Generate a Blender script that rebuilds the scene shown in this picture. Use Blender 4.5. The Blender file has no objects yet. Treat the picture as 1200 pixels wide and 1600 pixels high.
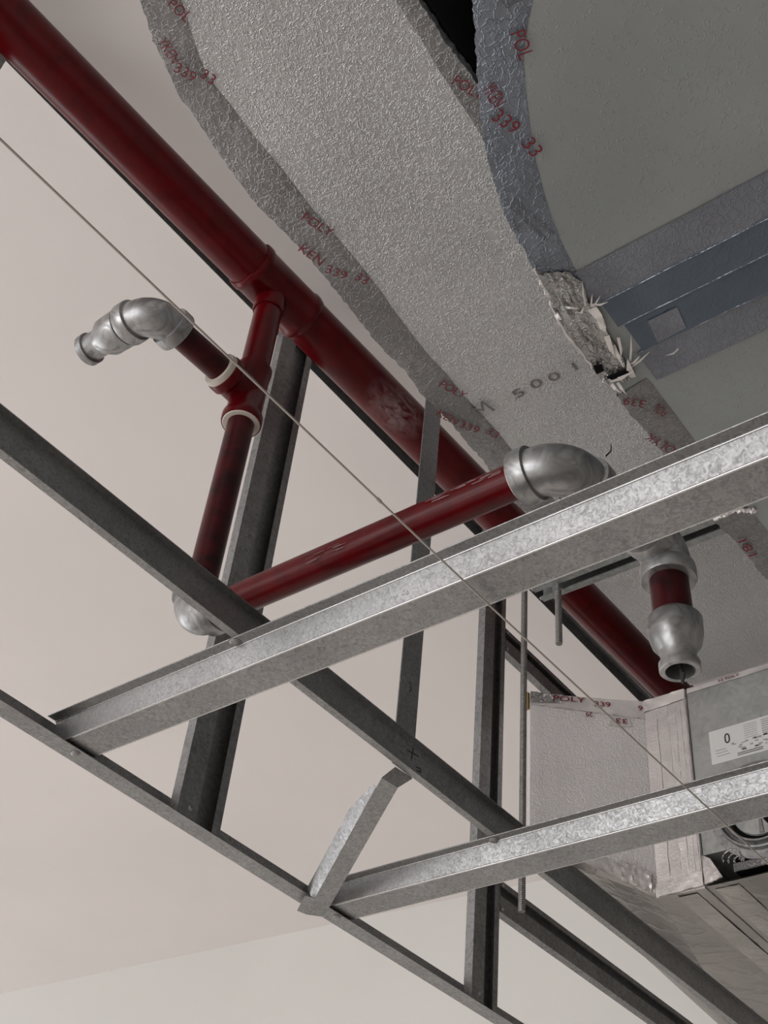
import bpy, bmesh, math, random
from mathutils import Vector, Matrix
random.seed(7)
PI = math.pi
scene = bpy.context.scene
C = scene.collection

# ------------------------------------------------------------------ camera
EYE = 1.55                                   # camera height above the floor
RM = ((0.60286698, -0.79323642, 0.08560018),  # world -> camera (right, down, forward)
      (0.57792024, 0.36020028, -0.73230046),
      (0.55005418, 0.49094984, 0.67558023))
FPX = 1879.245                               # focal length in pixels of a 1200 x 1600 frame
cam_d = bpy.data.cameras.new('camera')
cam = bpy.data.objects.new('camera', cam_d)
C.objects.link(cam)
r, d, f = RM
cam.matrix_world = Matrix(((r[0], -d[0], -f[0], 0), (r[1], -d[1], -f[1], 0), (r[2], -d[2], -f[2], EYE), (0, 0, 0, 1)))
cam_d.sensor_fit = 'HORIZONTAL'
cam_d.sensor_width = 36.0
cam_d.lens = FPX / 1200 * 36.0
cam_d.clip_start = 0.02
scene.camera = cam

# ------------------------------------------------------------------ world, daylight, exposure
w = bpy.data.worlds.new('world')
scene.world = w
w.use_nodes = True
bg = w.node_tree.nodes['Background']
bg.inputs[0].default_value = (0.78, 0.88, 1.0, 1)
bg.inputs[1].default_value = 1.6

def area(name, loc, rot, sx, sy, power, col):
    l = bpy.data.lights.new(name, 'AREA')
    l.shape = 'RECTANGLE'
    l.size, l.size_y = sx, sy
    l.energy = power
    l.color = col
    o = bpy.data.objects.new(name, l)
    o.location = loc
    o.rotation_euler = rot
    C.objects.link(o)
    return o
sun_d = bpy.data.lights.new('sun', 'SUN')
sun_d.energy = 3.5
sun_d.angle = math.radians(1.0)
sun_d.color = (1.0, 0.92, 0.86)
sun = bpy.data.objects.new('sun', sun_d)
C.objects.link(sun)
sun.location = (-5, 0, 4)
sun.rotation_euler = Vector((0.90, -0.05, -0.42)).to_track_quat('-Z', 'Y').to_euler()
# daylight entering by the two windows of the room (each lamp fills its window opening)
area('window_daylight', (-3.17, 1.9, 1.50), (0, -PI / 2, 0), 2.5, 3.4, 125, (1.0, 0.95, 0.92))
area('window_daylight', (-0.2, 6.47, 1.35), (-PI / 2, 0, 0), 4.2, 2.2, 95, (1.0, 0.95, 0.92))

scene.view_settings.view_transform = 'Standard'
scene.view_settings.look = 'None'
scene.view_settings.exposure = -0.45
scene.view_settings.gamma = 1.0
scene.view_settings.use_curve_mapping = False

# ------------------------------------------------------------------ materials
def lin(c):
    return tuple(((v / 255 + 0.055) / 1.055) ** 2.4 if v > 10 else v / 255 / 12.92 for v in c) + (1,)

def new_mat(name, col, rough=0.5, metal=0.0, spec=0.5):
    m = bpy.data.materials.new(name)
    m.use_nodes = True
    b = m.node_tree.nodes['Principled BSDF']
    b.inputs['Base Color'].default_value = col if len(col) == 4 else tuple(col) + (1,)
    b.inputs['Roughness'].default_value = rough
    b.inputs['Metallic'].default_value = metal
    b.inputs['Specular IOR Level'].default_value = spec
    return m, m.node_tree.nodes, m.node_tree.links, b

def coords(N, L, scale=(1, 1, 1)):
    t = N.new('ShaderNodeTexCoord')
    mp = N.new('ShaderNodeMapping')
    mp.inputs['Scale'].default_value = scale
    L.new(t.outputs['Object'], mp.inputs[0])
    return mp.outputs[0]

def noise(N, L, vec, scale, detail=2.0, dist=0.0, rough=0.5):
    n = N.new('ShaderNodeTexNoise')
    n.inputs['Scale'].default_value = scale
    n.inputs['Detail'].default_value = detail
    n.inputs['Distortion'].default_value = dist
    n.inputs['Roughness'].default_value = rough
    L.new(vec, n.inputs['Vector'])
    return n.outputs['Fac']

def ramp(N, L, fac, stops):
    r = N.new('ShaderNodeValToRGB')
    while len(r.color_ramp.elements) < len(stops):
        r.color_ramp.elements.new(0.5)
    for e, (p, c) in zip(r.color_ramp.elements, stops):
        e.position = p
        e.color = c if len(c) == 4 else tuple(c) + (1,)
    L.new(fac, r.inputs[0])
    return r.outputs[0]

def bump(N, L, b, h, strength, dist):
    bp = N.new('ShaderNodeBump')
    bp.inputs['Strength'].default_value = strength
    bp.inputs['Distance'].default_value = dist
    L.new(h, bp.inputs['Height'])
    L.new(bp.outputs[0], b.inputs['Normal'])

def g(v): return (v, v, v, 1)

def galvanised(name, lo, hi, metal=0.75, rough=0.42, scale=210, tint=(1, 1, 1)):
    m, N, L, b = new_mat(name, g(0.5), rough, metal)
    v = coords(N, L)
    nz = noise(N, L, v, scale * 0.7, 2.0, 1.6)
    sp = ramp(N, L, nz, [(0.30, g(0)), (0.5, g(0.55)), (0.72, g(1))])
    big = noise(N, L, v, 14, 3.0)
    mx = N.new('ShaderNodeMix'); mx.data_type = 'RGBA'
    L.new(sp, mx.inputs[0])
    mx.inputs[6].default_value = tuple(lo * t for t in tint) + (1,)
    mx.inputs[7].default_value = tuple(hi * t for t in tint) + (1,)
    mu = N.new('ShaderNodeMix'); mu.data_type = 'RGBA'; mu.blend_type = 'MULTIPLY'
    mu.inputs[0].default_value = 0.5
    L.new(mx.outputs[2], mu.inputs[6])
    L.new(ramp(N, L, big, [(0.25, g(0.55)), (0.75, g(1))]), mu.inputs[7])
    L.new(mu.outputs[2], b.inputs['Base Color'])
    L.new(ramp(N, L, nz, [(0.3, g(rough + 0.1)), (0.7, g(rough - 0.08))]), b.inputs['Roughness'])
    bump(N, L, b, nz, 0.06, 0.001)
    return m

M = {}
M['steel'] = galvanised('galvanised_steel', 0.27, 0.42, 0.75, 0.42, 300)
M['steel_bend'] = galvanised('galvanised_bend', 0.60, 0.66, 0.9, 0.24, 300)  # lighter than the sheet, paints a highlight along the creases
M['steel_dull'] = galvanised('galvanised_steel_dull', 0.22, 0.34, 0.65, 0.5, 150)
M['strut'] = galvanised('strut_steel', 0.26, 0.40, 0.6, 0.45, 120, (0.95, 1.0, 0.98))
M['cabinet'] = galvanised('galvanised_cabinet', 0.42, 0.55, 0.5, 0.5, 60, (1, 1.01, 0.98))
M['fitting'] = galvanised('galvanised_fitting', 0.24, 0.47, 0.75, 0.38, 70)

def plaster(name, col, vary=0.06, rough=0.85):
    m, N, L, b = new_mat(name, col, rough, 0, 0.25)
    v = coords(N, L)
    n = noise(N, L, v, 1.3, 4.0)
    c2 = tuple(c * (1 - vary) for c in col[:3]) + (1,)
    L.new(ramp(N, L, n, [(0.35, c2), (0.65, col)]), b.inputs['Base Color'])
    bump(N, L, b, noise(N, L, v, 90, 3.0), 0.05, 0.002)
    return m
M['ceiling'] = plaster('ceiling_plaster', (0.80, 0.755, 0.735, 1))
M['wall'] = plaster('wall_plaster', (0.66, 0.65, 0.62, 1))
M['floor'] = plaster('floor_screed', (0.56, 0.53, 0.50, 1), 0.2, 0.6)

def red_paint(name, base, dark, rough, scuff=None, amt=0.6):
    m, N, L, b = new_mat(name, base, rough, 0.0, 0.22)
    v = coords(N, L)
    n = noise(N, L, v, 40, 4.0, 0.4)
    c = ramp(N, L, n, [(0.35, dark), (0.6, base)])
    if scuff:
        s = noise(N, L, v, 75, 5.0, 2.0, 0.65)
        k = ramp(N, L, s, [(amt, g(0)), (amt + 0.05, g(1))])
        mx = N.new('ShaderNodeMix'); mx.data_type = 'RGBA'
        L.new(k, mx.inputs[0]); L.new(c, mx.inputs[6]); mx.inputs[7].default_value = scuff
        c = mx.outputs[2]
    L.new(c, b.inputs['Base Color'])
    bump(N, L, b, noise(N, L, v, 160, 4.0, 0.5), 0.12, 0.001)
    return m
M['red'] = red_paint('red_pipe_paint', (0.092, 0.0010, 0.0030, 1), (0.066, 0.0007, 0.002, 1), 0.28)
M['red_old'] = red_paint('worn_red_pipe_paint', (0.060, 0.005, 0.007, 1), (0.018, 0.003, 0.004, 1), 0.32, (0.22, 0.14, 0.13, 1), 0.72)
def dusty(name):
    m = red_paint(name, (0.092, 0.0010, 0.0030, 1), (0.066, 0.0007, 0.002, 1), 0.28)
    N, L = m.node_tree.nodes, m.node_tree.links
    b = N['Principled BSDF']
    src = b.inputs['Base Color'].links[0].from_socket
    t = N.new('ShaderNodeTexCoord')
    mp = N.new('ShaderNodeMapping')
    mp.inputs['Location'].default_value = (0.655 * 14, 0.010 * 22, 0.030 * 22)
    mp.inputs['Scale'].default_value = (14, 22, 22)
    L.new(t.outputs['Object'], mp.inputs[0])
    ln = N.new('ShaderNodeVectorMath'); ln.operation = 'LENGTH'
    L.new(mp.outputs[0], ln.inputs[0])
    fall = ramp(N, L, ln.outputs['Value'], [(0.15, g(1)), (0.9, g(0))])
    v = coords(N, L, (0.5, 1, 1))
    k = ramp(N, L, noise(N, L, v, 90, 5.0, 0.6, 0.6), [(0.36, g(0)), (0.62, g(1))])
    mu = N.new('ShaderNodeMath'); mu.operation = 'MULTIPLY'
    L.new(fall, mu.inputs[0]); L.new(k, mu.inputs[1])
    mx = N.new('ShaderNodeMix'); mx.data_type = 'RGBA'
    L.new(mu.outputs[0], mx.inputs[0]); L.new(src, mx.inputs[6]); mx.inputs[7].default_value = (0.30, 0.21, 0.21, 1)
    L.new(mx.outputs[2], b.inputs['Base Color'])
    return m
M['red_dusty'] = dusty('dusty_red_pipe_paint')
M['putty'] = plaster('pipe_sealant', (0.62, 0.56, 0.50, 1), 0.3)
M['overspray'] = red_paint('overspray_dust', (0.24, 0.15, 0.15, 1), (0.17, 0.09, 0.09, 1), 0.8)

def foil(name, col, metal, rough, emb, emb_scale, strength, fleck=False):
    m, N, L, b = new_mat(name, col, rough, metal)
    v = coords(N, L)
    n = noise(N, L, v, emb_scale, 1.0, 1.1)
    mt = N.new('ShaderNodeMath'); mt.operation = 'SUBTRACT'; mt.inputs[1].default_value = 0.5
    L.new(n, mt.inputs[0])
    ab = N.new('ShaderNodeMath'); ab.operation = 'ABSOLUTE'
    L.new(mt.outputs[0], ab.inputs[0])
    mr = N.new('ShaderNodeMapRange'); mr.interpolation_type = 'SMOOTHSTEP'
    mr.inputs['From Min'].default_value = 0.0
    mr.inputs['From Max'].default_value = emb
    mr.inputs['To Min'].default_value = 1.0
    mr.inputs['To Max'].default_value = 0.0
    L.new(ab.outputs[0], mr.inputs['Value'])
    h = mr.outputs['Result']
    if fleck:
        k = ramp(N, L, noise(N, L, v, emb_scale * 0.6, 1.0), [(0.5, g(0)), (0.62, g(1))])
        mm = N.new('ShaderNodeMath'); mm.operation = 'MULTIPLY'
        L.new(h, mm.inputs[0]); L.new(k, mm.inputs[1])
        h = mm.outputs[0]
    bump(N, L, b, h, strength, 0.0012)
    big = noise(N, L, v, 6, 3.0)
    c2 = tuple(c * 0.88 for c in col[:3]) + (1,)
    L.new(ramp(N, L, big, [(0.35, c2), (0.65, col)]), b.inputs['Base Color'])
    return m
M['foil'] = foil('embossed_foil_facing', (0.53, 0.525, 0.52, 1), 0.55, 0.40, 0.10, 190, 0.70)
M['foil_smooth'] = foil('smooth_foil_facing', (0.335, 0.36, 0.36, 1), 0.4, 0.5, 0.06, 170, 0.3, True)
M['foil_board'] = foil('foil_faced_board', (0.84, 0.80, 0.79, 1), 0.2, 0.42, 0.12, 150, 0.5)

def crinkle(name, col, metal=0.85, rough=0.3, strength=0.45, scale=60):
    m, N, L, b = new_mat(name, col, rough, metal)
    v = coords(N, L)
    vo = N.new('ShaderNodeTexVoronoi'); vo.feature = 'DISTANCE_TO_EDGE'
    vo.inputs['Scale'].default_value = scale
    nz = N.new('ShaderNodeTexNoise'); nz.inputs['Scale'].default_value = scale * 0.9; nz.inputs['Detail'].default_value = 4
    L.new(v, nz.inputs['Vector'])
    ad = N.new('ShaderNodeVectorMath'); ad.operation = 'MULTIPLY_ADD'
    L.new(nz.outputs['Color'], ad.inputs[0])
    ad.inputs[1].default_value = (2.2 / scale,) * 3
    L.new(v, ad.inputs[2])
    L.new(ad.outputs[0], vo.inputs['Vector'])
    n2 = noise(N, L, v, scale * 4, 4.0, 1.5)
    mm = N.new('ShaderNodeMath'); mm.operation = 'MULTIPLY_ADD'
    L.new(n2, mm.inputs[0]); mm.inputs[1].default_value = 0.5
    L.new(ramp(N, L, vo.outputs['Distance'], [(0.0, g(0.55)), (0.10, g(0.12)), (0.5, g(0))]), mm.inputs[2])
    bump(N, L, b, mm.outputs[0], strength, 0.0016)
    big = noise(N, L, v, 11, 3.0)
    c2 = tuple(c * 0.75 for c in col[:3]) + (1,)
    L.new(ramp(N, L, big, [(0.35, c2), (0.65, col)]), b.inputs['Base Color'])
    return m
M['tape'] = crinkle('foil_tape', (0.29, 0.285, 0.285, 1), 0.8, 0.26, 0.8, 110)
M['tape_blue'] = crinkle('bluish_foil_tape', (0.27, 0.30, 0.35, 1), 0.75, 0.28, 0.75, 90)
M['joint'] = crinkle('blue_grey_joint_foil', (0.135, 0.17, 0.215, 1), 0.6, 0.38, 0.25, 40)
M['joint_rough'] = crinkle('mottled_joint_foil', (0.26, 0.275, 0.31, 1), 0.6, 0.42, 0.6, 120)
M['tape_light'] = crinkle('light_foil_tape', (0.84, 0.79, 0.77, 1), 0.35, 0.34, 0.28, 95)
M['crumple'] = crinkle('crumpled_foil', (0.55, 0.55, 0.54, 1), 0.9, 0.22, 1.0, 60)
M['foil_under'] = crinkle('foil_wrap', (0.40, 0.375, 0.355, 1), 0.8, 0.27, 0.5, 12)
M['foil_seam'] = crinkle('foil_seam_tape', (0.46, 0.435, 0.41, 1), 0.8, 0.25, 0.5, 30)
M['red_ink'] = new_mat('red_print', (0.16, 0.012, 0.02), 0.6)[0]
M['grey_ink'] = new_mat('grey_print', (0.10, 0.095, 0.095), 0.6)[0]
M['faint_ink'] = new_mat('faint_print', (0.15, 0.14, 0.14), 0.6)[0]
M['black'] = new_mat('black_lining', (0.006, 0.006, 0.006), 0.9, 0, 0.1)[0]  # flat black for dark parts; also paints the shade between the ducts
M['pencil'] = new_mat('marker_ink', (0.03, 0.03, 0.03), 0.7)[0]
M['label'] = plaster('white_label', (0.80, 0.80, 0.78, 1), 0.03, 0.5)
M['string'] = plaster('string_fibre', (0.50, 0.46, 0.42, 1), 0.2)
M['fibre'] = plaster('yellow_fibre', (0.45, 0.30, 0.12, 1), 0.4)
M['rod'] = galvanised('threaded_rod_steel', 0.20, 0.32, 0.6, 0.45, 160, (1.0, 0.97, 0.93))

# ------------------------------------------------------------------ helpers
def rv(*a): return Vector(a)

def at(px, py, z=None, x=None, y=None):
    """point of the place that shows at a pixel, on a given level / plane (metres from the camera)"""
    a, b = (px - 600) / FPX, (py - 800) / FPX
    dv = Vector([RM[0][i] * a + RM[1][i] * b + RM[2][i] for i in range(3)])
    t = z / dv.z if z is not None else (x / dv.x if x is not None else y / dv.y)
    return dv * t

ORG = {}
class MB:
    def __init__(s):
        s.v = []; s.f = []
    def add(s, vs, fs):
        n = len(s.v)
        s.v += [Vector(p) for p in vs]
        s.f += [tuple(i + n for i in q) for q in fs]
        return s
    def box(s, a, b):
        x0, y0, z0 = a; x1, y1, z1 = b
        return s.add([(x0, y0, z0), (x1, y0, z0), (x1, y1, z0), (x0, y1, z0), (x0, y0, z1), (x1, y0, z1), (x1, y1, z1), (x0, y1, z1)],
                     [(0, 3, 2, 1), (4, 5, 6, 7), (0, 1, 5, 4), (1, 2, 6, 5), (2, 3, 7, 6), (3, 0, 4, 7)])
    def sweep(s, prof, p0, p1, U, V, closed=True):
        """closed outline (a, b) in axes U, V swept from p0 to p1"""
        p0, p1, U, V = Vector(p0), Vector(p1), Vector(U), Vector(V)
        n = len(prof)
        vs = [p0 + U * a + V * b for a, b in prof] + [p1 + U * a + V * b for a, b in prof]
        fs = [(i, (i + 1) % n, n + (i + 1) % n, n + i) for i in range(n)]
        fs += [tuple(range(n - 1, -1, -1)), tuple(range(n, 2 * n))]
        return s.add(vs, fs)
    def sheet(s, line, t, p0, p1, U, V):
        """open section line thickened by t (bent sheet metal) swept from p0 to p1"""
        off = []
        n = len(line)
        for i in range(n):
            a = Vector(line[max(i - 1, 0)]); b = Vector(line[i]); c = Vector(line[min(i + 1, n - 1)])
            d1 = (b - a).normalized() if i else (c - b).normalized()
            d2 = (c - b).normalized() if i < n - 1 else d1
            n1 = Vector((-d1.y, d1.x)); n2 = Vector((-d2.y, d2.x))
            m = (n1 + n2)
            m = m / max(m.dot(n1), 0.3)
            off.append((b.x + m.x * t, b.y + m.y * t))
        p0, p1, U, V = Vector(p0), Vector(p1), Vector(U), Vector(V)
        A = [p0 + U * a + V * b for a, b in line]; B = [p0 + U * a + V * b for a, b in off]
        D = [p1 + U * a + V * b for a, b in line]; E = [p1 + U * a + V * b for a, b in off]
        fs = []
        for i in range(n - 1):
            fs += [(i, i + 1, 2 * n + i + 1, 2 * n + i), (n + i + 1, n + i, 3 * n + i, 3 * n + i + 1),
                   (i + 1, i, n + i, n + i + 1), (2 * n + i, 2 * n + i + 1, 3 * n + i + 1, 3 * n + i)]
        fs += [(0, 2 * n, 3 * n, n), (n - 1, 2 * n - 1, 4 * n - 1, 3 * n - 1)]
        return s.add(A + B + D + E, fs)
    def tube(s, pts, rad, seg=24, cap=True, jitter=0.0):
        pts = [Vector(p) for p in pts]
        if not hasattr(rad, '__len__'): rad = [rad] * len(pts)
        n = len(pts)
        T = []
        for i in range(n):
            a = pts[max(i - 1, 0)]; b = pts[min(i + 1, n - 1)]
            dv = b - a
            if dv.length < 1e-9: dv = T[-1] if T else Vector((0, 0, 1))
            T.append(dv.normalized())
        up = Vector((0, 0, 1)) if abs(T[0].z) < 0.9 else Vector((1, 0, 0))
        u = T[0].cross(up).normalized()
        vs = []; fs = []
        for i in range(n):
            u = (u - T[i] * u.dot(T[i])).normalized()
            v = T[i].cross(u)
            for k in range(seg):
                a = 2 * PI * k / seg
                rr = rad[i] * (1 + random.uniform(-jitter, jitter))
                vs.append(pts[i] + (u * math.cos(a) + v * math.sin(a)) * rr)
        for i in range(n - 1):
            for k in range(seg):
                k2 = (k + 1) % seg
                fs.append((i * seg + k, i * seg + k2, (i + 1) * seg + k2, (i + 1) * seg + k))
        if cap:
            fs.append(tuple(range(seg - 1, -1, -1)))
            fs.append(tuple(range((n - 1) * seg, n * seg)))
        return s.add(vs, fs)
    def lathe(s, prof, o, dr, seg=28, cap=(True, True)):
        """profile (t, r) turned about the axis through o along dr"""
        o, dr = Vector(o), Vector(dr).normalized()
        up = Vector((0, 0, 1)) if abs(dr.z) < 0.9 else Vector((1, 0, 0))
        u = dr.cross(up).normalized(); v = dr.cross(u)
        vs = []; fs = []
        for t, r in prof:
            for k in range(seg):
                a = 2 * PI * k / seg
                vs.append(o + dr * t + (u * math.cos(a) + v * math.sin(a)) * r)
        n = len(prof)
        for i in range(n - 1):
            for k in range(seg):
                k2 = (k + 1) % seg
                fs.append((i * seg + k, i * seg + k2, (i + 1) * seg + k2, (i + 1) * seg + k))
        if cap[0]: fs.append(tuple(range(seg - 1, -1, -1)))
        if cap[1]: fs.append(tuple(range((n - 1) * seg, n * seg)))
        return s.add(vs, fs)
    def build(s, name, mat, parent=None, smooth=35):
        me = bpy.data.meshes.new(name)
        lo = Vector([min(p[i] for p in s.v) for i in range(3)]); hi = Vector([max(p[i] for p in s.v) for i in range(3)])
        c = (lo + hi) / 2
        if parent is None: c.z = lo.z
        me.from_pydata([p - c for p in s.v], [], s.f)
        bm = bmesh.new(); bm.from_mesh(me)
        bmesh.ops.recalc_face_normals(bm, faces=bm.faces)
        bm.to_mesh(me); bm.free()
        if smooth:
            for p in me.polygons: p.use_smooth = True
            me.set_sharp_from_angle(angle=math.radians(smooth))
        me.materials.append(M[mat])
        o = bpy.data.objects.new(name, me)
        C.objects.link(o)
        wc = c + Vector((0, 0, EYE))
        ORG[o.name] = wc
        if parent is not None:
            o.parent = parent
            o.location = wc - ORG[parent.name]
        else:
            o.location = wc
        return o

def tag(o, label=None, cat=None, group=None, kind=None):
    if label: o['label'] = label
    if cat: o['category'] = cat
    if group: o['group'] = group
    if kind: o['kind'] = kind
    return o

def thing(name, loc, label, cat, group=None):
    o = bpy.data.objects.new(name, None)
    o.empty_display_size = 0.05
    C.objects.link(o)
    o.location = Vector(loc) + Vector((0, 0, EYE))
    ORG[o.name] = o.location.copy()
    return tag(o, label, cat, group)

def screw(parent, p, dr, r=0.0042, name='screw'):
    m = MB()
    m.lathe([(0, r * 1.15), (0.0006, r * 1.15), (0.0008, r), (0.0018, r * 0.85), (0.0026, r * 0.45), (0.0027, r * 0.25)], p, dr, 14)
    return m.build(name, 'fitting', parent)

def text_mesh(name, body, o, u, n, width, mat, parent, lift=0.0006, height=None, stroke=0.0):
    """flat lettering: starts at o, runs along u on the face whose outward normal is n"""
    cu = bpy.data.curves.new(name + '_curve', 'FONT')
    cu.body = body
    cu.size = 1.0
    cu.extrude = 0.0
    cu.offset = stroke
    cu.resolution_u = 3
    tmp = bpy.data.objects.new(name + '_curve', cu)
    C.objects.link(tmp)
    bpy.context.view_layer.update()
    me = bpy.data.meshes.new_from_object(tmp.evaluated_get(bpy.context.evaluated_depsgraph_get()))
    bpy.data.objects.remove(tmp)
    bpy.data.curves.remove(cu)
    xs = [v.co.x for v in me.vertices]
    k = width / (max(xs) - min(xs))
    x0 = min(xs)
    ky = k if height is None else height / 0.7
    n = Vector(n).normalized(); u = Vector(u); u = (u - n * u.dot(n)).normalized(); vv = n.cross(u)
    mb = MB()
    vs = [Vector(o) + u * ((v.co.x - x0) * k) + vv * (v.co.y * ky) + n * lift for v in me.vertices]
    fs = [tuple(p.vertices) for p in me.polygons]
    mb.add(vs, fs)
    bpy.data.meshes.remove(me)
    return mb.build(name, mat, parent, smooth=0)

def text_px(name, body, a, b, z, mat, parent, lift=0.0012, stroke=0.012, height=None):
    p, q = at(*a, z=z), at(*b, z=z)
    return text_mesh(name, body, p, q - p, (0, 0, -1), (q - p).length, mat, parent, lift, height, stroke)

def resample(pts, n):
    pts = [Vector(p) for p in pts]
    L = [0]
    for i in range(1, len(pts)): L.append(L[-1] + (pts[i] - pts[i - 1]).length)
    out = []
    j = 0
    for k in range(n):
        t = L[-1] * k / (n - 1)
        while j < len(L) - 2 and L[j + 1] < t: j += 1
        s = (t - L[j]) / max(L[j + 1] - L[j], 1e-9)
        out.append(pts[j].lerp(pts[j + 1], min(max(s, 0), 1)))
    return out

def ribbon(outer, inner, n, across, lift, amp, wrap, rag=0.001):
    """tape along an edge of an underside: crinkled strip from inner to outer edge and up the side by wrap"""
    A, B = resample(outer, n), resample(inner, n)
    m = MB(); vs = []; cols = across + 1 + 2
    for i in range(n):
        for k in range(across + 1):
            t = k / across
            p = B[i].lerp(A[i], t)
            edge = k in (0,)
            dz = -lift - (0 if edge else abs(random.gauss(0, amp)) * (0.4 + 0.6 * t))
            if k == 0:
                dz = -0.0002
            if k == across:
                dr = (A[i] - B[i]).normalized()
                p = p + dr * (0.0015 + random.uniform(0, rag))
                dz = -random.uniform(0, lift + amp)
            vs.append(p + Vector((0, 0, dz)))
        dr = (A[i] - B[i]).normalized()
        for q in (0.5, 1.0):
            vs.append(A[i] + dr * (0.0015 + random.uniform(0, rag * 1.5)) + Vector((0, 0, wrap * q)))
    fs = []
    for i in range(n - 1):
        for k in range(cols - 1):
            fs.append((i * cols + k, i * cols + k + 1, (i + 1) * cols + k + 1, (i + 1) * cols + k))
    return m.add(vs, fs)

def slab(left, right, n, z, top):
    """duct body between two edge lines, from underside z up to top"""
    A, B = resample(left, n), resample(right, n)
    m = MB(); vs = []
    for a, b in zip(A, B):
        vs += [(a.x, a.y, z), (b.x, b.y, z), (b.x, b.y, top), (a.x, a.y, top)]
    fs = []
    for i in range(n - 1):
        for k in range(4):
            k2 = (k + 1) % 4
            fs.append((4 * i + k, 4 * i + k2, 4 * i + 4 + k2, 4 * i + 4 + k))
    fs += [(0, 1, 2, 3), (4 * n - 1, 4 * n - 2, 4 * n - 3, 4 * n - 4)]
    return m.add(vs, fs)

# ================================================================== the room
CZ = 1.437                                   # ceiling level above the camera
def wall(name, mb, mat='wall'):
    return tag(mb.build(name, mat, None, 0), kind='structure')
wall('floor', MB().box((-3.3, -4.6, -EYE - 0.1), (2.95, 6.6, -EYE)), 'floor')
wall('ceiling', MB().box((-3.3, -4.6, CZ), (2.95, 6.6, CZ + 0.12)), 'ceiling')
# end wall, a few degrees off square
ya, yb = -4.5, 6.5
xa, xb = 2.466 - 0.0573 * (ya - 2.212), 2.466 - 0.0573 * (yb - 2.212)
m = MB(); vs = []
for z in (-EYE, CZ):
    vs += [(xa, ya, z), (xb, yb, z), (xb + 0.15, yb, z), (xa + 0.15, ya, z)]
m.add(vs, [(0, 1, 2, 3), (7, 6, 5, 4), (0, 4, 5, 1), (1, 5, 6, 2), (2, 6, 7, 3), (3, 7, 4, 0)])
wall('wall_right', m)
wall('wall_back', MB().box((-3.3, -4.6, -EYE), (2.85, -4.5, CZ)))
def holed(name, axis, c0, c1, a0, a1, h0, h1, z0, z1):
    mb = MB()
    def bx(p0, p1, q0, q1):
        if axis == 'x': mb.box((c0, p0, q0), (c1, p1, q1))
        else: mb.box((p0, c0, q0), (p1, c1, q1))
    bx(a0, h0, -EYE, CZ); bx(h1, a1, -EYE, CZ); bx(h0, h1, -EYE, z0); bx(h0, h1, z1, CZ)
    return wall(name, mb)
holed('wall_left', 'x', -3.3, -3.2, -4.5, 6.5, 0.2, 3.6, -1.3, 1.2)
holed('wall_front', 'y', 6.5, 6.6, -3.3, 2.4, -2.3, 1.9, -1.3, 0.9)
def window(name, axis, c, a0, a1, z0, z1):
    mb = MB(); t = 0.03
    def bx(p0, p1, q0, q1):
        if axis == 'x': mb.box((c - 0.03, p0, q0), (c + 0.03, p1, q1))
        else: mb.box((p0, c - 0.03, q0), (p1, c + 0.03, q1))
    bx(a0, a0 + t, z0, z1); bx(a1 - t, a1, z0, z1); bx(a0, a1, z0, z0 + t); bx(a0, a1, z1 - t, z1)
    mid = (a0 + a1) / 2
    bx(mid - t / 2, mid + t / 2, z0, z1)
    return tag(mb.build(name, 'label', None, 0), kind='structure')
window('window_1', 'x', -3.25, 0.2, 3.6, -1.3, 1.2)
window('window_2', 'y', 6.55, -2.3, 1.9, -1.3, 0.9)

# ================================================================== galvanised frame of the bulkhead and dropped ceiling
XR = 2.40
# wall angle along the bottom of the bulkhead
a = thing('wall_angle', (0.9, 0.92, 0.6), 'long galvanised steel angle along the bottom of the bulkhead, seen at lower left', 'steel angle')
MB().sheet([(0.8993, 0.6), (0.9228, 0.6), (0.9228, 0.625)], 0.0008, (-0.35, 0, 0), (XR, 0, 0), (0, 1, 0), (0, 0, 1)).build('angle', 'steel', a, 0)
for p in ((118, 1177), (527, 1432)):
    screw(a, at(*p, z=0.6), (0, 0, -1), 0.0046)

# upper track on the ceiling
a = thing('ceiling_track', (0.9, 0.91, 1.41), 'dark steel track fixed to the ceiling beside the thick red pipe', 'steel track')
MB().sheet([(0.8975, 1.4095), (0.8975, CZ - 0.002), (0.9235, CZ - 0.002), (0.9235, 1.4095)], 0.0008, (-0.35, 0, 0), (XR, 0, 0), (0, 1, 0), (0, 0, 1)).build('track', 'steel_dull', a, 0)

# C studs: open side with return lips towards the room
def cstud(W, D=0.0130, lip_a=0.028, lip_b=0.0115):
    return [(lip_a, 0), (0, 0), (0, D), (W, D), (W, 0), (W - lip_b, 0)]
for x0, W, lab in ((0.7395, 0.0650, 'upright steel stud crossing behind the red drop pipe and first furring channel'),
                   (1.2856, 0.0605, 'upright steel stud standing beside the long hanging rod'),
                   (0.150, 0.0635, 'upright steel stud whose end shows at the left edge below the thick pipe')):
    s = thing('steel_stud', (x0 + W / 2, 0.911, 0.602), lab, 'stud', 'upright studs of the bulkhead')
    MB().sheet([(u, v + 0.8995) for u, v in cstud(W)], -0.0008, (x0, 0, 0.6015), (x0, 0, CZ - 0.004), (1, 0, 0), (0, 1, 0)).build('stud', 'steel_dull', s, 0)
    if x0 > 0.5:
        screw(s, (x0 + 0.017, 0.8995, 0.6125), (0, -1, 0), 0.003)
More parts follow.
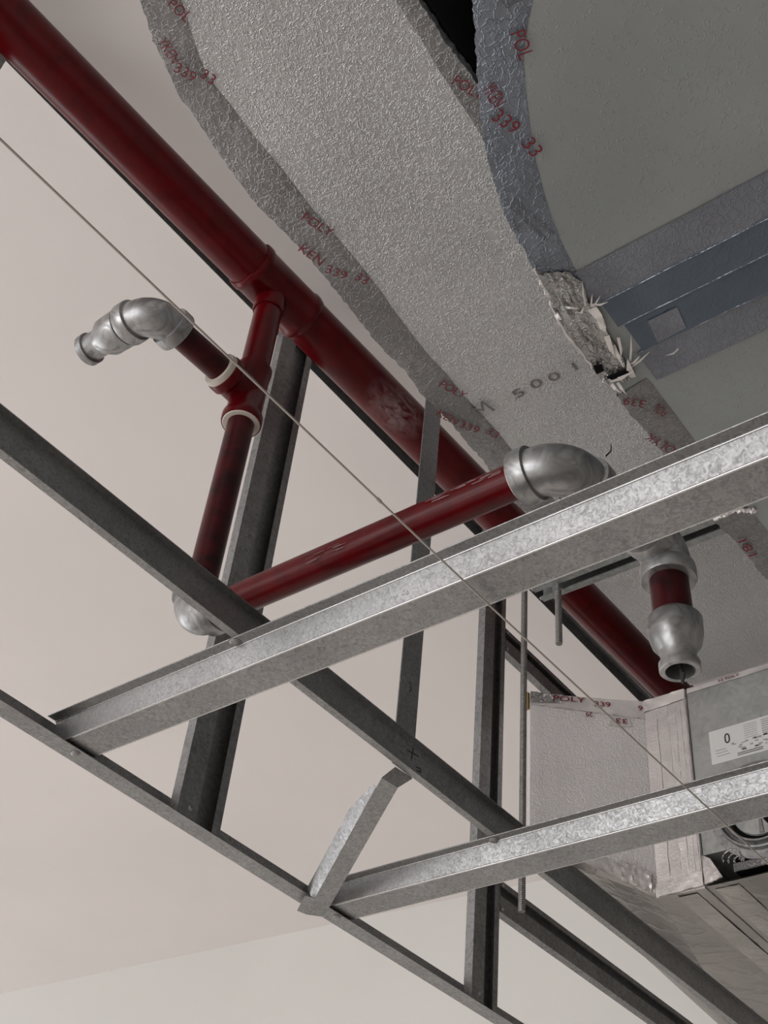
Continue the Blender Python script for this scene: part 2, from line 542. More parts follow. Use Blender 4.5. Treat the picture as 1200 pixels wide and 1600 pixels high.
# horizontal noggings from the right-hand stud to the end wall
for z0, W, lab in ((0.742, 0.047, 'dark horizontal steel rail low between the studs, ending at lower right'),
                   (1.193, 0.046, 'dark horizontal steel rail high on the bulkhead, above the foil board box')):
    s = thing('steel_rail', (1.85, 0.911, z0), lab, 'steel rail', 'horizontal rails of the bulkhead')
    MB().sheet([(u, v + 0.8995) for u, v in cstud(W, 0.0130, 0.024, 0.008)], -0.0008, (1.3475, 0, z0), (XR, 0, z0), (0, 0, 1), (0, 1, 0)).build('rail', 'steel_dull', s, 0)
    for q in (0.006, W - 0.006):
        screw(s, (1.352, 0.8988, z0 + q), (0, -1, 0), 0.003)

# main channel, open side towards the viewer
a = thing('main_channel', (0.9, 0.667, 0.6275), 'dark steel carrying channel running diagonally above both furring channels', 'steel channel')
MB().sheet([(0.6625, 0.6275), (0.671, 0.6275), (0.671, 0.6655), (0.6625, 0.6655)], 0.0009, (-0.35, 0, 0), (XR, 0, 0), (0, 1, 0), (0, 0, 1)).build('channel', 'steel', a, 0)
mk = MB()
def stroke(mb, pts, wd, y):
    for (x0, z0), (x1, z1) in zip(pts, pts[1:]):
        dv = Vector((x1 - x0, z1 - z0)); nn = Vector((-dv.y, dv.x)).normalized() * wd / 2
        vs = [(x0 + nn.x, y, z0 + nn.y), (x1 + nn.x, y, z1 + nn.y), (x1 - nn.x, y, z1 - nn.y), (x0 - nn.x, y, z0 - nn.y)]
        vs += [(p[0], y + 0.0003, p[2]) for p in vs]
        mb.add(vs, [(0, 1, 2, 3), (7, 6, 5, 4), (0, 4, 5, 1), (1, 5, 6, 2), (2, 6, 7, 3), (3, 7, 4, 0)])
stroke(mk, [(0.828, 0.652), (0.848, 0.655)], 0.0012, 0.6698)
stroke(mk, [(0.838, 0.660), (0.836, 0.645)], 0.0012, 0.6698)
stroke(mk, [(0.845, 0.641), (0.852, 0.643), (0.853, 0.639), (0.846, 0.638)], 0.0012, 0.6698)
mk.build('marker_scribble', 'pencil', a, 0)

# hat-section furring channels
def furring(xa, wb, lab, sp):
    zt = 0.0220; z0 = 0.6045
    o = 0.0078; fl = 0.0105
    prof = [(-o - fl, zt), (-o, zt), (0, 0), (wb, 0), (wb + o, zt), (wb + o + fl, zt)]
    t = thing('furring_channel', (xa + wb / 2, 0.1, z0), lab, 'furring channel', 'furring channels of the dropped ceiling')
    # bent sheet; thin tubes on its creases paint bright highlights
    MB().sheet(prof, 0.0007, (xa, -0.9, z0), (xa, 0.9195, z0), (1, 0, 0), (0, 0, 1)).build('channel', 'steel', t, 0)
    # hemmed edge of the flange
    MB().tube([(xa - o - fl, -0.9, z0 + zt + 0.0003), (xa - o - fl, 0.9195, z0 + zt + 0.0003)], 0.0007, 8).build('hem', 'steel', t)
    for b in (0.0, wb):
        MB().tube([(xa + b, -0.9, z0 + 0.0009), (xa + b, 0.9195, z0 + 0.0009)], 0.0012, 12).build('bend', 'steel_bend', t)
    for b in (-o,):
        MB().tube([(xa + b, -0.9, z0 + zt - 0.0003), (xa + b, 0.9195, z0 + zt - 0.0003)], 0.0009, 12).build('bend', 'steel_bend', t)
    p = at(*sp, z=z0 + zt)
    screw(t, p, (0, 0, -1), 0.0052)
    return t
furring(0.5885, 0.0357, 'wide steel furring channel crossing the middle of the photograph under the elbow', (367, 1003))
furring(0.9985, 0.0388, 'steel furring channel crossing below the white label of the metal cabinet', (771, 1312))

# vertical strap hanger
a = thing('strap_hanger', (0.826, 0.6725, 0.63), 'thin flat steel strap hanging from the ceiling down to the carrying channel', 'strap')
MB().box((0.8095, 0.6722, 0.6285), (0.8425, 0.6734, CZ)).build('strap', 'steel', a, 0)
mk = MB()
stroke(mk, [(0.825, 0.735), (0.829, 0.728), (0.826, 0.722)], 0.001, 0.6718)
mk.build('marker_scribble', 'pencil', a, 0)

# diagonal brace between the carrying channel and the wall angle
a = thing('diagonal_brace', (0.9, 0.80, 0.60), 'short diagonal steel angle brace screwed under the wall angle', 'brace')
b0 = at(479, 1429, z=0.5915); b1 = at(592, 1224, z=0.612); b2 = Vector((0.8225, 0.6715, 0.6266))
dv = (b1 - b0).normalized()
side = Vector((-dv.y, dv.x, 0)).normalized()
if side.x < 0: side = -side
upv = side.cross(dv).normalized()
if upv.z < 0: upv = -upv
th = upv * 0.0009
def prism(poly, t):
    n = len(poly)
    return MB().add(list(poly) + [p + t for p in poly], [tuple(range(n)), tuple(range(2 * n - 1, n - 1, -1))] + [(i, (i + 1) % n, n + (i + 1) % n, n + i) for i in range(n)])
wr = side * 0.0205 + upv * 0.0015           # wide leg, towards the viewer's right
wl = -side * 0.010 + upv * 0.0115          # narrow leg, towards the left
# wide leg: ends cut square below the angle, bent flat against the carrying channel at the top
bw = b1 + dv * 0.010
top_l = Vector((0.8165, 0.674, 0.6268)); top_r = Vector((0.8425, 0.672, 0.6268))
prism([b0, b0 + wr, b1 - dv * 0.002 + wr, bw], th).build('wide_leg', 'steel', a, 0)
prism([bw, b1 - dv * 0.002 + wr, top_r, top_l], th).build('bent_end', 'steel', a, 0)
# narrow leg tapers away towards the top
prism([b0 + dv * 0.036, b1 - dv * 0.070, b1 - dv * 0.008, b1 - dv * 0.010 + wl * 0.35, b1 - dv * 0.075 + wl, b0 + dv * 0.036 + wl], side * -0.0009).build('narrow_leg', 'steel', a, 0)
prism([b0, b0 + dv * 0.040, b0 + dv * 0.040 - side * 0.0125, b0 - side * 0.0125 + dv * 0.004], th).build('folded_tab', 'steel', a, 0)
screw(a, Vector((0.836, 0.677, 0.6235)), (0, 0, -1), 0.003)

# ================================================================== thick red main pipe
PZ = 1.329
def py_(x): return 0.829 - 0.018 * (x - 0.19)
def PA(x): return Vector((x, py_(x), PZ))
pd = (PA(1) - PA(0)).normalized()
PR = 0.0338
a = thing('main_pipe', (0.64, 0.82, PZ - PR), 'thick red painted steel pipe running under the ceiling', 'pipe')
MB().tube([PA(-0.4), PA(0.598)], PR, 40).build('pipe', 'red', a)
MB().tube([PA(0.696), PA(2.40)], PR, 40).build('pipe', 'red_dusty', a)
T0, T1 = 0.592, 0.702
Lt = T1 - T0
mb = MB().lathe([(0, PR * 0.9), (0, PR * 1.06), (0.003, PR * 1.10), (0.010, PR * 1.10), (0.013, PR * 1.045), (Lt - 0.013, PR * 1.045), (Lt - 0.010, PR * 1.10), (Lt - 0.003, PR * 1.10), (Lt, PR * 1.06), (Lt, PR * 0.9)], PA(T0), pd, 40)
BX, BY = 0.6405, 0.821                       # vertical drop
mb.lathe([(0, 0.0215), (0.045, 0.0215), (0.050, 0.0205)], (BX, BY, PZ - 0.004), (0, 0, -1), 28)
te = mb.build('tee', 'red', a)
for xx in (T0 + 0.001, T1 - 0.001):
    mb = MB()
    pts = []
    for k in range(41):
        an = 2 * PI * k / 40
        pts.append(PA(xx) + Vector((random.uniform(-0.0008, 0.0008), math.cos(an) * PR * 1.02, math.sin(an) * PR * 1.02)))
    mb.tube(pts, [0.0016 + random.uniform(0, 0.0012) for _ in pts], 8)
    mb.build('weld_bead', 'red', te)
# ================================================================== sprinkler branch: drop, two tees, elbows, horizontal runs, open ends
r1 = 0.0167
a = thing('sprinkler_branch', (BX, BY, 0.74), 'narrow red branch pipe with galvanised elbows, dropping from the thick pipe and turning twice', 'pipe')
def elbow(p, din, dout, rad, rc, R_, name='elbow', mat='fitting', collar=0.013, rs=1.0):
    """90 degree fitting whose centre lines meet at p; din points into the corner, dout leaves it"""
    p, din, dout = Vector(p), Vector(din).normalized(), Vector(dout).normalized()
    cc = p - din * R_ + dout * R_
    mb = MB(); pts = []; rad_l = []
    n = 18
    for k in range(n + 1):
        t = k / n * PI / 2
        pts.append(cc - dout * R_ * math.cos(t) + din * R_ * math.sin(t))
        rad_l.append(rad * (1 + 0.05 * math.sin(2 * t)))
    mb.tube(pts, rad_l, 32)
    # raised cast collars
    for q, dr in ((p - din * R_, -din), (p + dout * R_, dout)):
        mb.lathe([(-0.004, rad * 0.98), (-0.003, rc), (0, rc * 1.02), (collar, rc * 1.02), (collar + 0.002, rc * 0.985), (collar + 0.002, rc * 0.8)], q, dr, 32)
    return mb.build(name, mat, a, 40)
def ring(p, dr, r, t, name='sealant', mat='putty'):
    return MB().lathe([(0, r * 0.8), (0, r), (t * 0.5, r * 1.03), (t, r * 0.98), (t, r * 0.8)], p, dr, 28).build(name, mat, a)
# drop nipples
MB().tube([(BX, BY, PZ - 0.0545), (BX, BY, 1.15)], r1 * 1.12, 28).build('upper_nipple', 'red', a)
# red tee
TZ = 1.108
mb = MB().lathe([(-0.052, 0.0205), (-0.052, 0.0245), (-0.049, 0.0255), (-0.040, 0.0255), (-0.035, 0.0222), (0.036, 0.0222), (0.040, 0.0235), (0.048, 0.0235), (0.050, 0.019)], (BX, BY, TZ), (0, 0, 1), 32)
mb.lathe([(0, 0.0222), (0.030, 0.0222), (0.034, 0.0255), (0.044, 0.0255), (0.046, 0.0245), (0.046, 0.0205)], (BX, BY, TZ), (-1, 0, 0), 32)
mb.build('tee', 'red', a)
ring((BX - 0.043, BY, TZ), (-1, 0, 0), 0.0235, 0.010)
ring((BX, BY, TZ - 0.0505), (0, 0, -1), 0.0228, 0.0026)
# side run to upper left elbow
MB().tube([(BX - 0.046, BY, TZ), (0.515, BY, TZ - 0.004)], r1 * 1.02, 28).build('side_nipple', 'red_old', a)
ec = Vector((0.474, BY, TZ - 0.006))
elbow(ec, (-1, 0, 0), (0, 1, 0), 0.0225, 0.0262, 0.031, collar=0.011)
mb = MB()
mb.lathe([(0, 0.016), (0.0, 0.020), (0.014, 0.020), (0.014, 0.0235), (0.018, 0.0245), (0.041, 0.0238), (0.052, 0.0178), (0.056, 0.0170), (0.070, 0.0170), (0.071, 0.0200), (0.080, 0.0200), (0.081, 0.0185), (0.081, 0.0135), (0.050, 0.0135)], ec + Vector((0, 0.034, 0)), (0, 1, 0), 28)
mb.build('reducing_socket', 'fitting', a, 30)
ring(ec + Vector((0, 0.044, 0)), (0, 1, 0), 0.0205, 0.006, 'sealant')
# lower drop
EZ = 0.752
MB().tube([(BX, BY, TZ - 0.04), (0.6395, BY, EZ + 0.02)], r1, 28).build('drop_pipe', 'red_old', a)
elbow((0.638, BY, EZ), (0, 0, -1), (0, -1, 0), 0.0222, 0.0258, 0.028, collar=0.011)
# run towards the viewer
ZY = 0.7475
MB().tube([(0.638, BY - 0.03, EZ), (0.636, 0.40, 0.7445)], r1, 28).build('cross_pipe', 'red', a)
# scuffs of bare metal along the run
for (ys, ye, an0, an1, s) in ((0.50, 0.42, 142, 185, 1), (0.64, 0.57, 160, 215, 2)):
    mb = MB(); random.seed(s)
    for q in range(26 if s == 1 else 14):
        y0 = random.uniform(ye, ys); L = random.uniform(0.004, 0.016); an = math.radians(random.uniform(an0, an1)); dw = random.uniform(0.02, 0.07) if s == 1 else random.uniform(0.006, 0.022)
        rr = r1 + 0.0004
        c = Vector((0.6363, 0, 0.7455))
        pv = []
        for yy in (y0, y0 + L):
            for aa in (an - dw, an + dw):
                pv.append(c + Vector((math.cos(aa) * rr, yy, math.sin(aa) * rr)))
        mb.add(pv, [(0, 1, 3, 2)])
    mb.build('scuff', 'overspray', a)
ey = 0.368
elbow((0.636, ey, 0.7445), (0, -1, 0), (1, 0, 0), 0.0222, 0.0258, 0.033, collar=0.011)
ring((0.636, ey + 0.0445, 0.7445), (0, 1, 0), 0.0215, 0.004)
MB().tube([(0.675, ey - 0.001, 0.7445), (0.76, 0.352, 0.7445)], r1, 28).build('short_pipe', 'red_old', a)
DX, DY = 0.787, 0.351
elbow((DX, DY, 0.7445), (1, -0.06, 0), (0, 0, -1), 0.0215, 0.0250, 0.024, collar=0.010)
MB().tube([(DX, DY, 0.715), (DX + 0.003, DY, 0.660)], [r1 * 1.06] * 2, 28).build('drop_nipple', 'red_old', a)
mb = MB().lathe([(0, 0.015), (0, 0.0195), (0.004, 0.0235), (0.006, 0.0245), (0.022, 0.0238), (0.031, 0.0215), (0.038, 0.0165), (0.041, 0.0155), (0.049, 0.0155), (0.050, 0.0178), (0.057, 0.0178), (0.058, 0.0168), (0.058, 0.0128), (0.030, 0.0128), (0.030, 0.001)], (DX + 0.003, DY, 0.671), (0.05, 0, -1), 32)
rd = mb.build('reducing_socket', 'fitting', a, 30)
MB().lathe([(0, 0.0126), (0.002, 0.0126), (0.002, 0.001)], (DX + 0.005, DY, 0.632), (0.05, 0, -1), 24).build('dark_bore', 'black', rd)
MB().tube([(DX + 0.005, DY, 0.632), (DX + 0.008, DY, 0.618), (DX + 0.006, DY - 0.002, 0.610), (DX + 0.0075, DY, 0.602)], [0.0022, 0.0016, 0.0026, 0.0012], 8).build('hemp_strand', 'pencil', rd)
# hemp fibres at the threads
for name, p0, p1, p2 in (('hemp_strand', (0.668, 0.345, 0.764), (0.672, 0.342, 0.772), (0.671, 0.341, 0.780)),):
    MB().tube([p0, p1, p2], [0.0009, 0.0007, 0.0003], 6).build(name, 'pencil', a)

# ================================================================== string line
a = thing('string_line', (0.6, 0.43, 0.597), 'taut thin builder string stretched diagonally under the furring channels', 'string')
pts = [Vector((-0.3, 0.4345, 0.600)), Vector((0.12, 0.4322, 0.598)), Vector((0.56, 0.4285, 0.5965)), Vector((0.603, 0.428, 0.5962)), Vector((0.99, 0.4215, 0.5972)), Vector((1.6, 0.4115, 0.599))]
MB().tube(pts, 0.00085, 8).build('string', 'string', a)
MB().lathe([(0, 0.0006), (0.002, 0.0014), (0.006, 0.0014), (0.008, 0.0006)], (0.470, 0.4292, 0.5967), (1, 0, 0), 10).build('knot', 'string', a)

# ================================================================== ducts
DZ = 1.10
lft = [(205, -90), (214, -40), (225, 0), (243, 60), (263, 103), (283, 147), (307, 180), (340, 230), (373, 277), (407, 320), (447, 360), (483, 397), (520, 443), (560, 492), (597, 540), (630, 572), (645, 590), (660, 613), (680, 632), (705, 657), (730, 687), (760, 721), (796, 774), (828, 802)]
inn = [(262, -90), (270, -40), (283, 0), (307, 77), (323, 117), (342, 142), (360, 163), (400, 217), (440, 263), (483, 320), (520, 363), (560, 410), (597, 457), (612, 480), (642, 520), (667, 552), (700, 587), (722, 615), (747, 642), (775, 672), (795, 697), (850, 760)]
L1 = [at(*p, z=DZ) for p in lft]
L1 += [Vector((1.15, 0.6345, DZ)), Vector((1.30, 0.634, DZ)), Vector((1.463, 0.634, DZ))]
Rp = [(600, -90), (622, -45), (649, 0), (667, 26), (691, 63), (712, 92), (733, 118), (749, 144), (775, 180)]
R1 = [at(*p, z=DZ) for p in Rp] + [Vector((0.55, 0.392, DZ)), Vector((0.65, 0.402, DZ)), Vector((1.463, 0.402, DZ))]
a = thing('air_duct', (0.8, 0.5, DZ), 'pale embossed foil faced duct marked M 5001, beside the thick red pipe', 'duct')
slab(L1, R1, 70, DZ, 1.385).build('body', 'foil', a, 30)
In1 = [at(*p, z=DZ) for p in inn]
ribbon(L1[:24], In1 + [at(880, 800, z=DZ)], 150, 6, 0.0008, 0.0010, 0.02, 0.0025).build('edge_tape', 'tape', a, 60)
inr = [(583, -60), (633, 24), (657, 60), (680, 100), (707, 142), (733, 181), (756, 218), (790, 262)]
Inr = [at(*p, z=DZ) for p in inr]
ribbon([at(*p, z=DZ) for p in Rp] + [at(812, 226, z=DZ)], Inr, 60, 4, 0.0006, 0.0008, 0.012, 0.002).build('edge_tape', 'tape', a, 60)
# black sheet painting in the deep shade of the gap between the ducts
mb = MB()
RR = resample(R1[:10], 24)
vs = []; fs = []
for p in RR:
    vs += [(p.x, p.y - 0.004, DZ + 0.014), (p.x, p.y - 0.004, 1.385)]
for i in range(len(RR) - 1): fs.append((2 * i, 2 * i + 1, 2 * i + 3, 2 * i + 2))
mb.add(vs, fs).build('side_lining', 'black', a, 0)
# print on the tape and on the panel
for body, p, q in (('POL', (262, 6), (291, 33)), ('YKEN', (246, 62), (270, 97)), ('339', (272, 108), (303, 126)), ('33', (313, 117), (332, 130)),
                   ('POLY', (470, 340), (516, 367)), ('KEN', (466, 388), (500, 412)), ('339', (508, 422), (540, 434)), ('33', (554, 433), (572, 442)),
                   ('POLY', (685, 600), (724, 620)), ('KEN', (681, 645), (711, 661)), ('339', (717, 664), (746, 674)), ('33', (758, 673), (774, 682)),
                   ('POLY', (705, 128), (750, 154))):
    text_px('lettering', body, p, q, DZ, 'red_ink', a, 0.0040, 0.0, 0.0115)
text_px('lettering', 'M', (756, 651), (774, 637), DZ, 'faint_ink', a, 0.0040, 0.0)
for ch, p, q in (('5', (806, 623), (822, 615)), ('0', (834, 608), (850, 600)), ('0', (862, 597), (878, 589)), ('1', (900, 578), (904, 576))):
    text_px('lettering', ch, p, q, DZ, 'faint_ink', a, 0.0010, 0.0, 0.0125)
# dimples in the facing
# second, lower duct at upper right
EZ2 = 1.00
l2 = [(738, -90), (740, -45), (743, 0), (749, 63), (750, 105), (754, 157), (758, 205), (764, 236), (775, 278), (788, 323), (804, 360), (825, 394), (836, 420), (863, 473), (870, 497), (900, 537), (927, 577), (943, 593), (967, 617), (987, 643), (1013, 673), (1040, 707), (1080, 762), (1119, 812), (1144, 837), (1179, 875), (1200, 904)]
L2 = [at(*p, z=EZ2) for p in l2] + [Vector((1.26, 0.384, EZ2)), Vector((1.40, 0.384, EZ2))]
R2 = [Vector((0.30, -0.45, EZ2)), Vector((0.80, -0.45, EZ2)), Vector((1.40, -0.45, EZ2))]
a = thing('air_duct', (0.8, 0.0, EZ2), 'smooth dark grey foil duct with a bluish taped joint, at upper right', 'duct')
JX0, JX1 = 0.635, 0.803
def split(line, x0, x1):
    return [p for p in resample(line, 400) if x0 <= p.x <= x1]
seg = [(split(L2, -1, JX0), [Vector((0.30, -0.45, EZ2)), Vector((JX0, -0.45, EZ2))]), (split(L2, JX0 - 0.004, JX1 + 0.004), [Vector((JX0, -0.45, EZ2)), Vector((JX1, -0.45, EZ2))]),
       (split(L2, JX1, 9), [Vector((JX1, -0.45, EZ2)), Vector((1.40, -0.45, EZ2))])]
for i, (l, rr) in enumerate(seg):
    slab(l, rr, 40, EZ2, 1.36).build('section', 'foil_smooth', a, 30)
in2 = [(835, -90), (834, -45), (833, 0), (826, 34), (818, 87), (822, 142), (830, 210), (838, 252), (851, 304), (864, 344), (882, 388), (905, 432)]
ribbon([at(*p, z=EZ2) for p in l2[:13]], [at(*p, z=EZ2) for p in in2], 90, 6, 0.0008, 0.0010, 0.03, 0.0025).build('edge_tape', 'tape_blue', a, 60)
in3 = [(1010, 590), (1017, 597), (1050, 640), (1087, 690), (1130, 748), (1200, 830), (1250, 890)]
ribbon([p for p in L2 if 0.80 <= p.x <= 1.2], [at(*p, z=EZ2) for p in in3], 70, 5, 0.0008, 0.0010, 0.03, 0.0025).build('edge_tape', 'tape', a, 60)
for body, p, q in (('POL', (797, 50), (812, 92)), ('YKEN', (752, 135), (772, 166)), ('339', (767, 183), (802, 207)), ('33', (814, 222), (832, 243)), ('23', (781, -4), (793, 12))):
    text_px('lettering', body, p, q, EZ2, 'red_ink' if body != '23' else 'grey_ink', a, 0.0040, 0.0, 0.0135)
for k, (p, q) in enumerate((((796, 322), (840, 352)), ((806, 330), (850, 362)))):
    pass
text_px('lettering', 'CAN CONFORMS', (800, 312), (862, 366), EZ2, 'grey_ink', a, 0.0030, 0.0)
text_px('lettering', 'CLOSURE SYSTEMS', (797, 322), (852, 376), EZ2, 'grey_ink', a, 0.0030, 0.0)
text_px('lettering', 'UL', (800, 352), (812, 362), EZ2, 'grey_ink', a, 0.0030, 0.0)
for body, p, q in (('339', (1010, 622), (977, 616)), ('POL', (1046, 638), (1028, 627)), ('POLYK', (1066, 702), (1016, 672)), ('181', (1183, 862), (1166, 838)), ('group', (1196, 876), (1176, 862))):
    if body == 'group': continue
    text_px('lettering', body, p, q, EZ2, 'red_ink', a, 0.0040, 0.0, 0.0115)
# taped flange joint: flat strips with two folded ridges
def strip(x0, x1, z0, z1, y0, y1, name, mat):
    mb = MB(); n = 46; vs = []; fs = []
    for i in range(n + 1):
        y = y0 + (y1 - y0) * i / n
        for k in range(7):
            t = k / 6
            vs.append((x0 + (x1 - x0) * t, y, z0 + (z1 - z0) * t - abs(random.gauss(0, 0.0003))))
    for i in range(n):
        for k in range(6):
            fs.append((i * 7 + k, i * 7 + k + 1, i * 7 + 8 + k, i * 7 + 7 + k))
    return mb.add(vs, fs).build(name, mat, a, 50)
YJ = 0.352
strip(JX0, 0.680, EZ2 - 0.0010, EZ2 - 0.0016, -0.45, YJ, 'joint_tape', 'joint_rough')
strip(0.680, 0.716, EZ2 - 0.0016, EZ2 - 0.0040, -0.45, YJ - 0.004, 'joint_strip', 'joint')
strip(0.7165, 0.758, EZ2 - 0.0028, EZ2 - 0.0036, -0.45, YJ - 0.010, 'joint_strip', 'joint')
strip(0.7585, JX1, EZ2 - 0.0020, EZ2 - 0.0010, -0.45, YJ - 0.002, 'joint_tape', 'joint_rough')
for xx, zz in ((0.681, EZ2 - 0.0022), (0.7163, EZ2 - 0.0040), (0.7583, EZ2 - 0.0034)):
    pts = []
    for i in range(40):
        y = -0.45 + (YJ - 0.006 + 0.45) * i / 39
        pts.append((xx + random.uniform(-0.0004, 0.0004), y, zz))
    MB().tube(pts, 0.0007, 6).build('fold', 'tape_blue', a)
# taped square on the joint
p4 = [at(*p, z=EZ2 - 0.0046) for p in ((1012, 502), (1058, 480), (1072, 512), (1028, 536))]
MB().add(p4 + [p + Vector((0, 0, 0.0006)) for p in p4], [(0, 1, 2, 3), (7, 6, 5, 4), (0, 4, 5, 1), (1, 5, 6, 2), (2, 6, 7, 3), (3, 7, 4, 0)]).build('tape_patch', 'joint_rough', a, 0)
# crumpled torn foil at the corner of the joint
def crumple_patch(poly, z, n, amp, name, mat, seed):
    random.seed(seed)
    A = resample([at(*p, z=z) for p in poly[0]], n); B = resample([at(*p, z=z) for p in poly[1]], n)
    mb = MB(); vs = []; fs = []; mcols = 10
    for i in range(n):
        for k in range(mcols + 1):
            t = k / mcols
            vs.append(A[i].lerp(B[i], t) + Vector((random.gauss(0, amp * 0.5), random.gauss(0, amp * 0.5), -abs(random.gauss(0, amp)) - 0.002)))
    for i in range(n - 1):
        for k in range(mcols):
            fs.append((i * (mcols + 1) + k, i * (mcols + 1) + k + 1, (i + 1) * (mcols + 1) + k + 1, (i + 1) * (mcols + 1) + k))
    mb.add(vs, fs)
    return mb.build(name, mat, a, 20)
cf = crumple_patch((((838, 426), (862, 470), (872, 497), (900, 535), (927, 573), (946, 594)), ((888, 420), (905, 440), (925, 475), (945, 510), (962, 540), (988, 590))), EZ2, 16, 0.0022, 'crumpled_foil', 'crumple', 5)
# torn shreds
random.seed(11)
def shred(p, q, wd, lift, name='foil_shred', mat='tape_light'):
    a0 = at(*p, z=EZ2 - 0.004); a1 = at(*q, z=EZ2 - 0.004 - lift)
    dd = (a1 - a0); s = Vector((dd.y, -dd.x, 0)).normalized() * wd
    mid = a0.lerp(a1, 0.5) + Vector((random.gauss(0, 0.001), random.gauss(0, 0.001), -0.002))
    vs = [a0 - s, a0 + s, mid + s * 0.8, mid - s * 0.8, a1]
    vs += [v + Vector((0, 0, 0.0005)) for v in vs]
    MB().add(vs, [(0, 1, 2, 3), (3, 2, 4), (6, 5, 8, 7), (7, 8, 9), (0, 5, 6, 1), (1, 6, 7, 2), (2, 7, 9, 4), (4, 9, 8, 3), (3, 8, 5, 0)]).build(name, mat, cf, 0)
for p, q, wd, li in (((915, 478), (910, 438), 0.0012, 0.006), ((922, 476), (950, 472), 0.0014, 0.006), ((924, 480), (926, 458), 0.0010, 0.004), ((926, 480), (938, 462), 0.0010, 0.006),
                     ((925, 482), (945, 510), 0.0050, 0.004), ((938, 500), (947, 520), 0.0040, 0.004), ((948, 525), (962, 560), 0.0030, 0.004), ((958, 540), (975, 575), 0.0022, 0.006),
                     ((966, 528), (970, 560), 0.0016, 0.005), ((984, 570), (986, 522), 0.0013, 0.005), ((982, 572), (1000, 556), 0.0014, 0.006), ((986, 574), (1015, 550), 0.0012, 0.004),
                     ((988, 590), (980, 560), 0.0040, 0.004), ((950, 596), (990, 580), 0.0030, 0.006), ((955, 600), (972, 615), 0.0022, 0.004), ((965, 598), (980, 618), 0.0018, 0.004),
                     ((880, 480), (905, 482), 0.0016, 0.005), ((868, 490), (878, 500), 0.0030, 0.006), ((900, 488), (912, 480), 0.0020, 0.004), ((1060, 545), (1040, 556), 0.0012, 0.002)):
    shred(p, q, wd, li)
for poly in (((927, 573), (940, 570), (944, 580), (932, 585)), ((948, 590), (978, 578), (984, 584), (956, 594))):
    p4 = [at(*p, z=EZ2 - 0.008) for p in poly]
    MB().add(p4 + [p + Vector((0, 0, 0.002)) for p in p4], [(0, 1, 2, 3), (7, 6, 5, 4), (0, 4, 5, 1), (1, 5, 6, 2), (2, 6, 7, 3), (3, 7, 4, 0)]).build('dark_slot', 'black', cf, 0)
# bright folded foil rim along the edge near the joint
for line, rr_ in ((((836, 420), (850, 450), (863, 473), (870, 497), (885, 517), (900, 537), (927, 577), (943, 593)), 0.0022), (((1119, 812), (1130, 806), (1144, 800), (1160, 796), (1180, 798)), 0.003)):
    pp = resample([at(*p, z=EZ2 - 0.003) for p in line], 26)
    MB().tube([p + Vector((random.gauss(0, 0.001), random.gauss(0, 0.001), random.gauss(0, 0.001))) for p in pp], [rr_ * random.uniform(0.5, 1.2) for _ in pp], 6).build('foil_rim', 'tape_light', a, 20)

# ================================================================== strut and hanging rods
a = thing('strut_rail', (1.11, 0.5, 1.06), 'dark ribbed steel strut crossing under the pale duct, behind the first furring channel', 'strut')
x0, x1, z0, z1 = 1.095, 1.1255, 1.060, 1.0985
line = [(x0 + 0.009, z0), (x0, z0)]
for k in range(5):
    zz = z0 + 0.006 + k * 0.006
    line += [(x0, zz), (x0 + 0.0016, zz + 0.0012), (x0 + 0.0016, zz + 0.0028), (x0, zz + 0.004)]
line += [(x0, z1), (x1, z1), (x1, z0), (x1 - 0.009, z0)]
MB().sheet(line, 0.0018, (0, 0.388, 0), (0, 0.690, 0), (1, 0, 0), (0, 0, 1)).build('channel', 'strut', a, 20)
for xx in (x0 + 0.004, x1 - 0.004):
    MB().tube([(xx, 0.388, z0 + 0.001), (xx, 0.692, z0 + 0.001)], 0.0028, 8).build('lip', 'fitting', a)
def rod(name, x, y, z0, lab, r=0.0048):
    t = thing(name, (x, y, z0), lab, 'threaded rod', 'threaded hanger rods')
    n = int((CZ - z0) / 0.0016)
    prof = []
    for k in range(n + 1):
        zz = (CZ - z0) * k / n
        prof.append((zz, r * (1.0 if k % 2 else 0.92)))
    MB().lathe(prof, (x, y, z0), (0, 0, 1), 12).build('rod', 'rod', t, 0)
    return t
t = rod('threaded_rod', 1.110, 0.657, 0.962, 'short end of a threaded rod hanging below the dark strut')
MB().lathe([(0, 0.009), (0.008, 0.009)], (1.110, 0.657, 1.051), (0, 0, 1), 6).build('nut', 'fitting', t, 0)
rod('threaded_rod', 1.310, 0.8395, 0.714, 'long bare rod hanging in front of the foil board box edge', 0.0052)

# ================================================================== fan coil cabinet with label and blower ring
FX = 1.468
a = thing('fan_coil_unit', (1.8, 0.3, 0.785), 'galvanised sheet metal air handling cabinet with white label, at lower right', 'air handler')
MB().box((FX, -0.35, 0.8205), (2.20, 0.643, 1.098)).build('casing', 'cabinet', a, 0)
MB().box((FX + 0.004, -0.35, 0.787), (2.20, 0.60, 0.8204)).build('dark_gap', 'black', a, 0)
# label with print
ly1, ly0 = 0.6145, 0.420
lb = MB().box((FX - 0.0012, ly0, 0.9555), (FX - 0.0002, ly1, 1.0115)).build('label', 'label', a, 0)
mb = MB()
def lab_bar(y0, y1, z0, z1, name='print', mat='grey_ink', tilt=0.0):
    MB().box((FX - 0.0016, y1, z0), (FX - 0.0013, y0, z1)).build(name, mat, lb, 0)
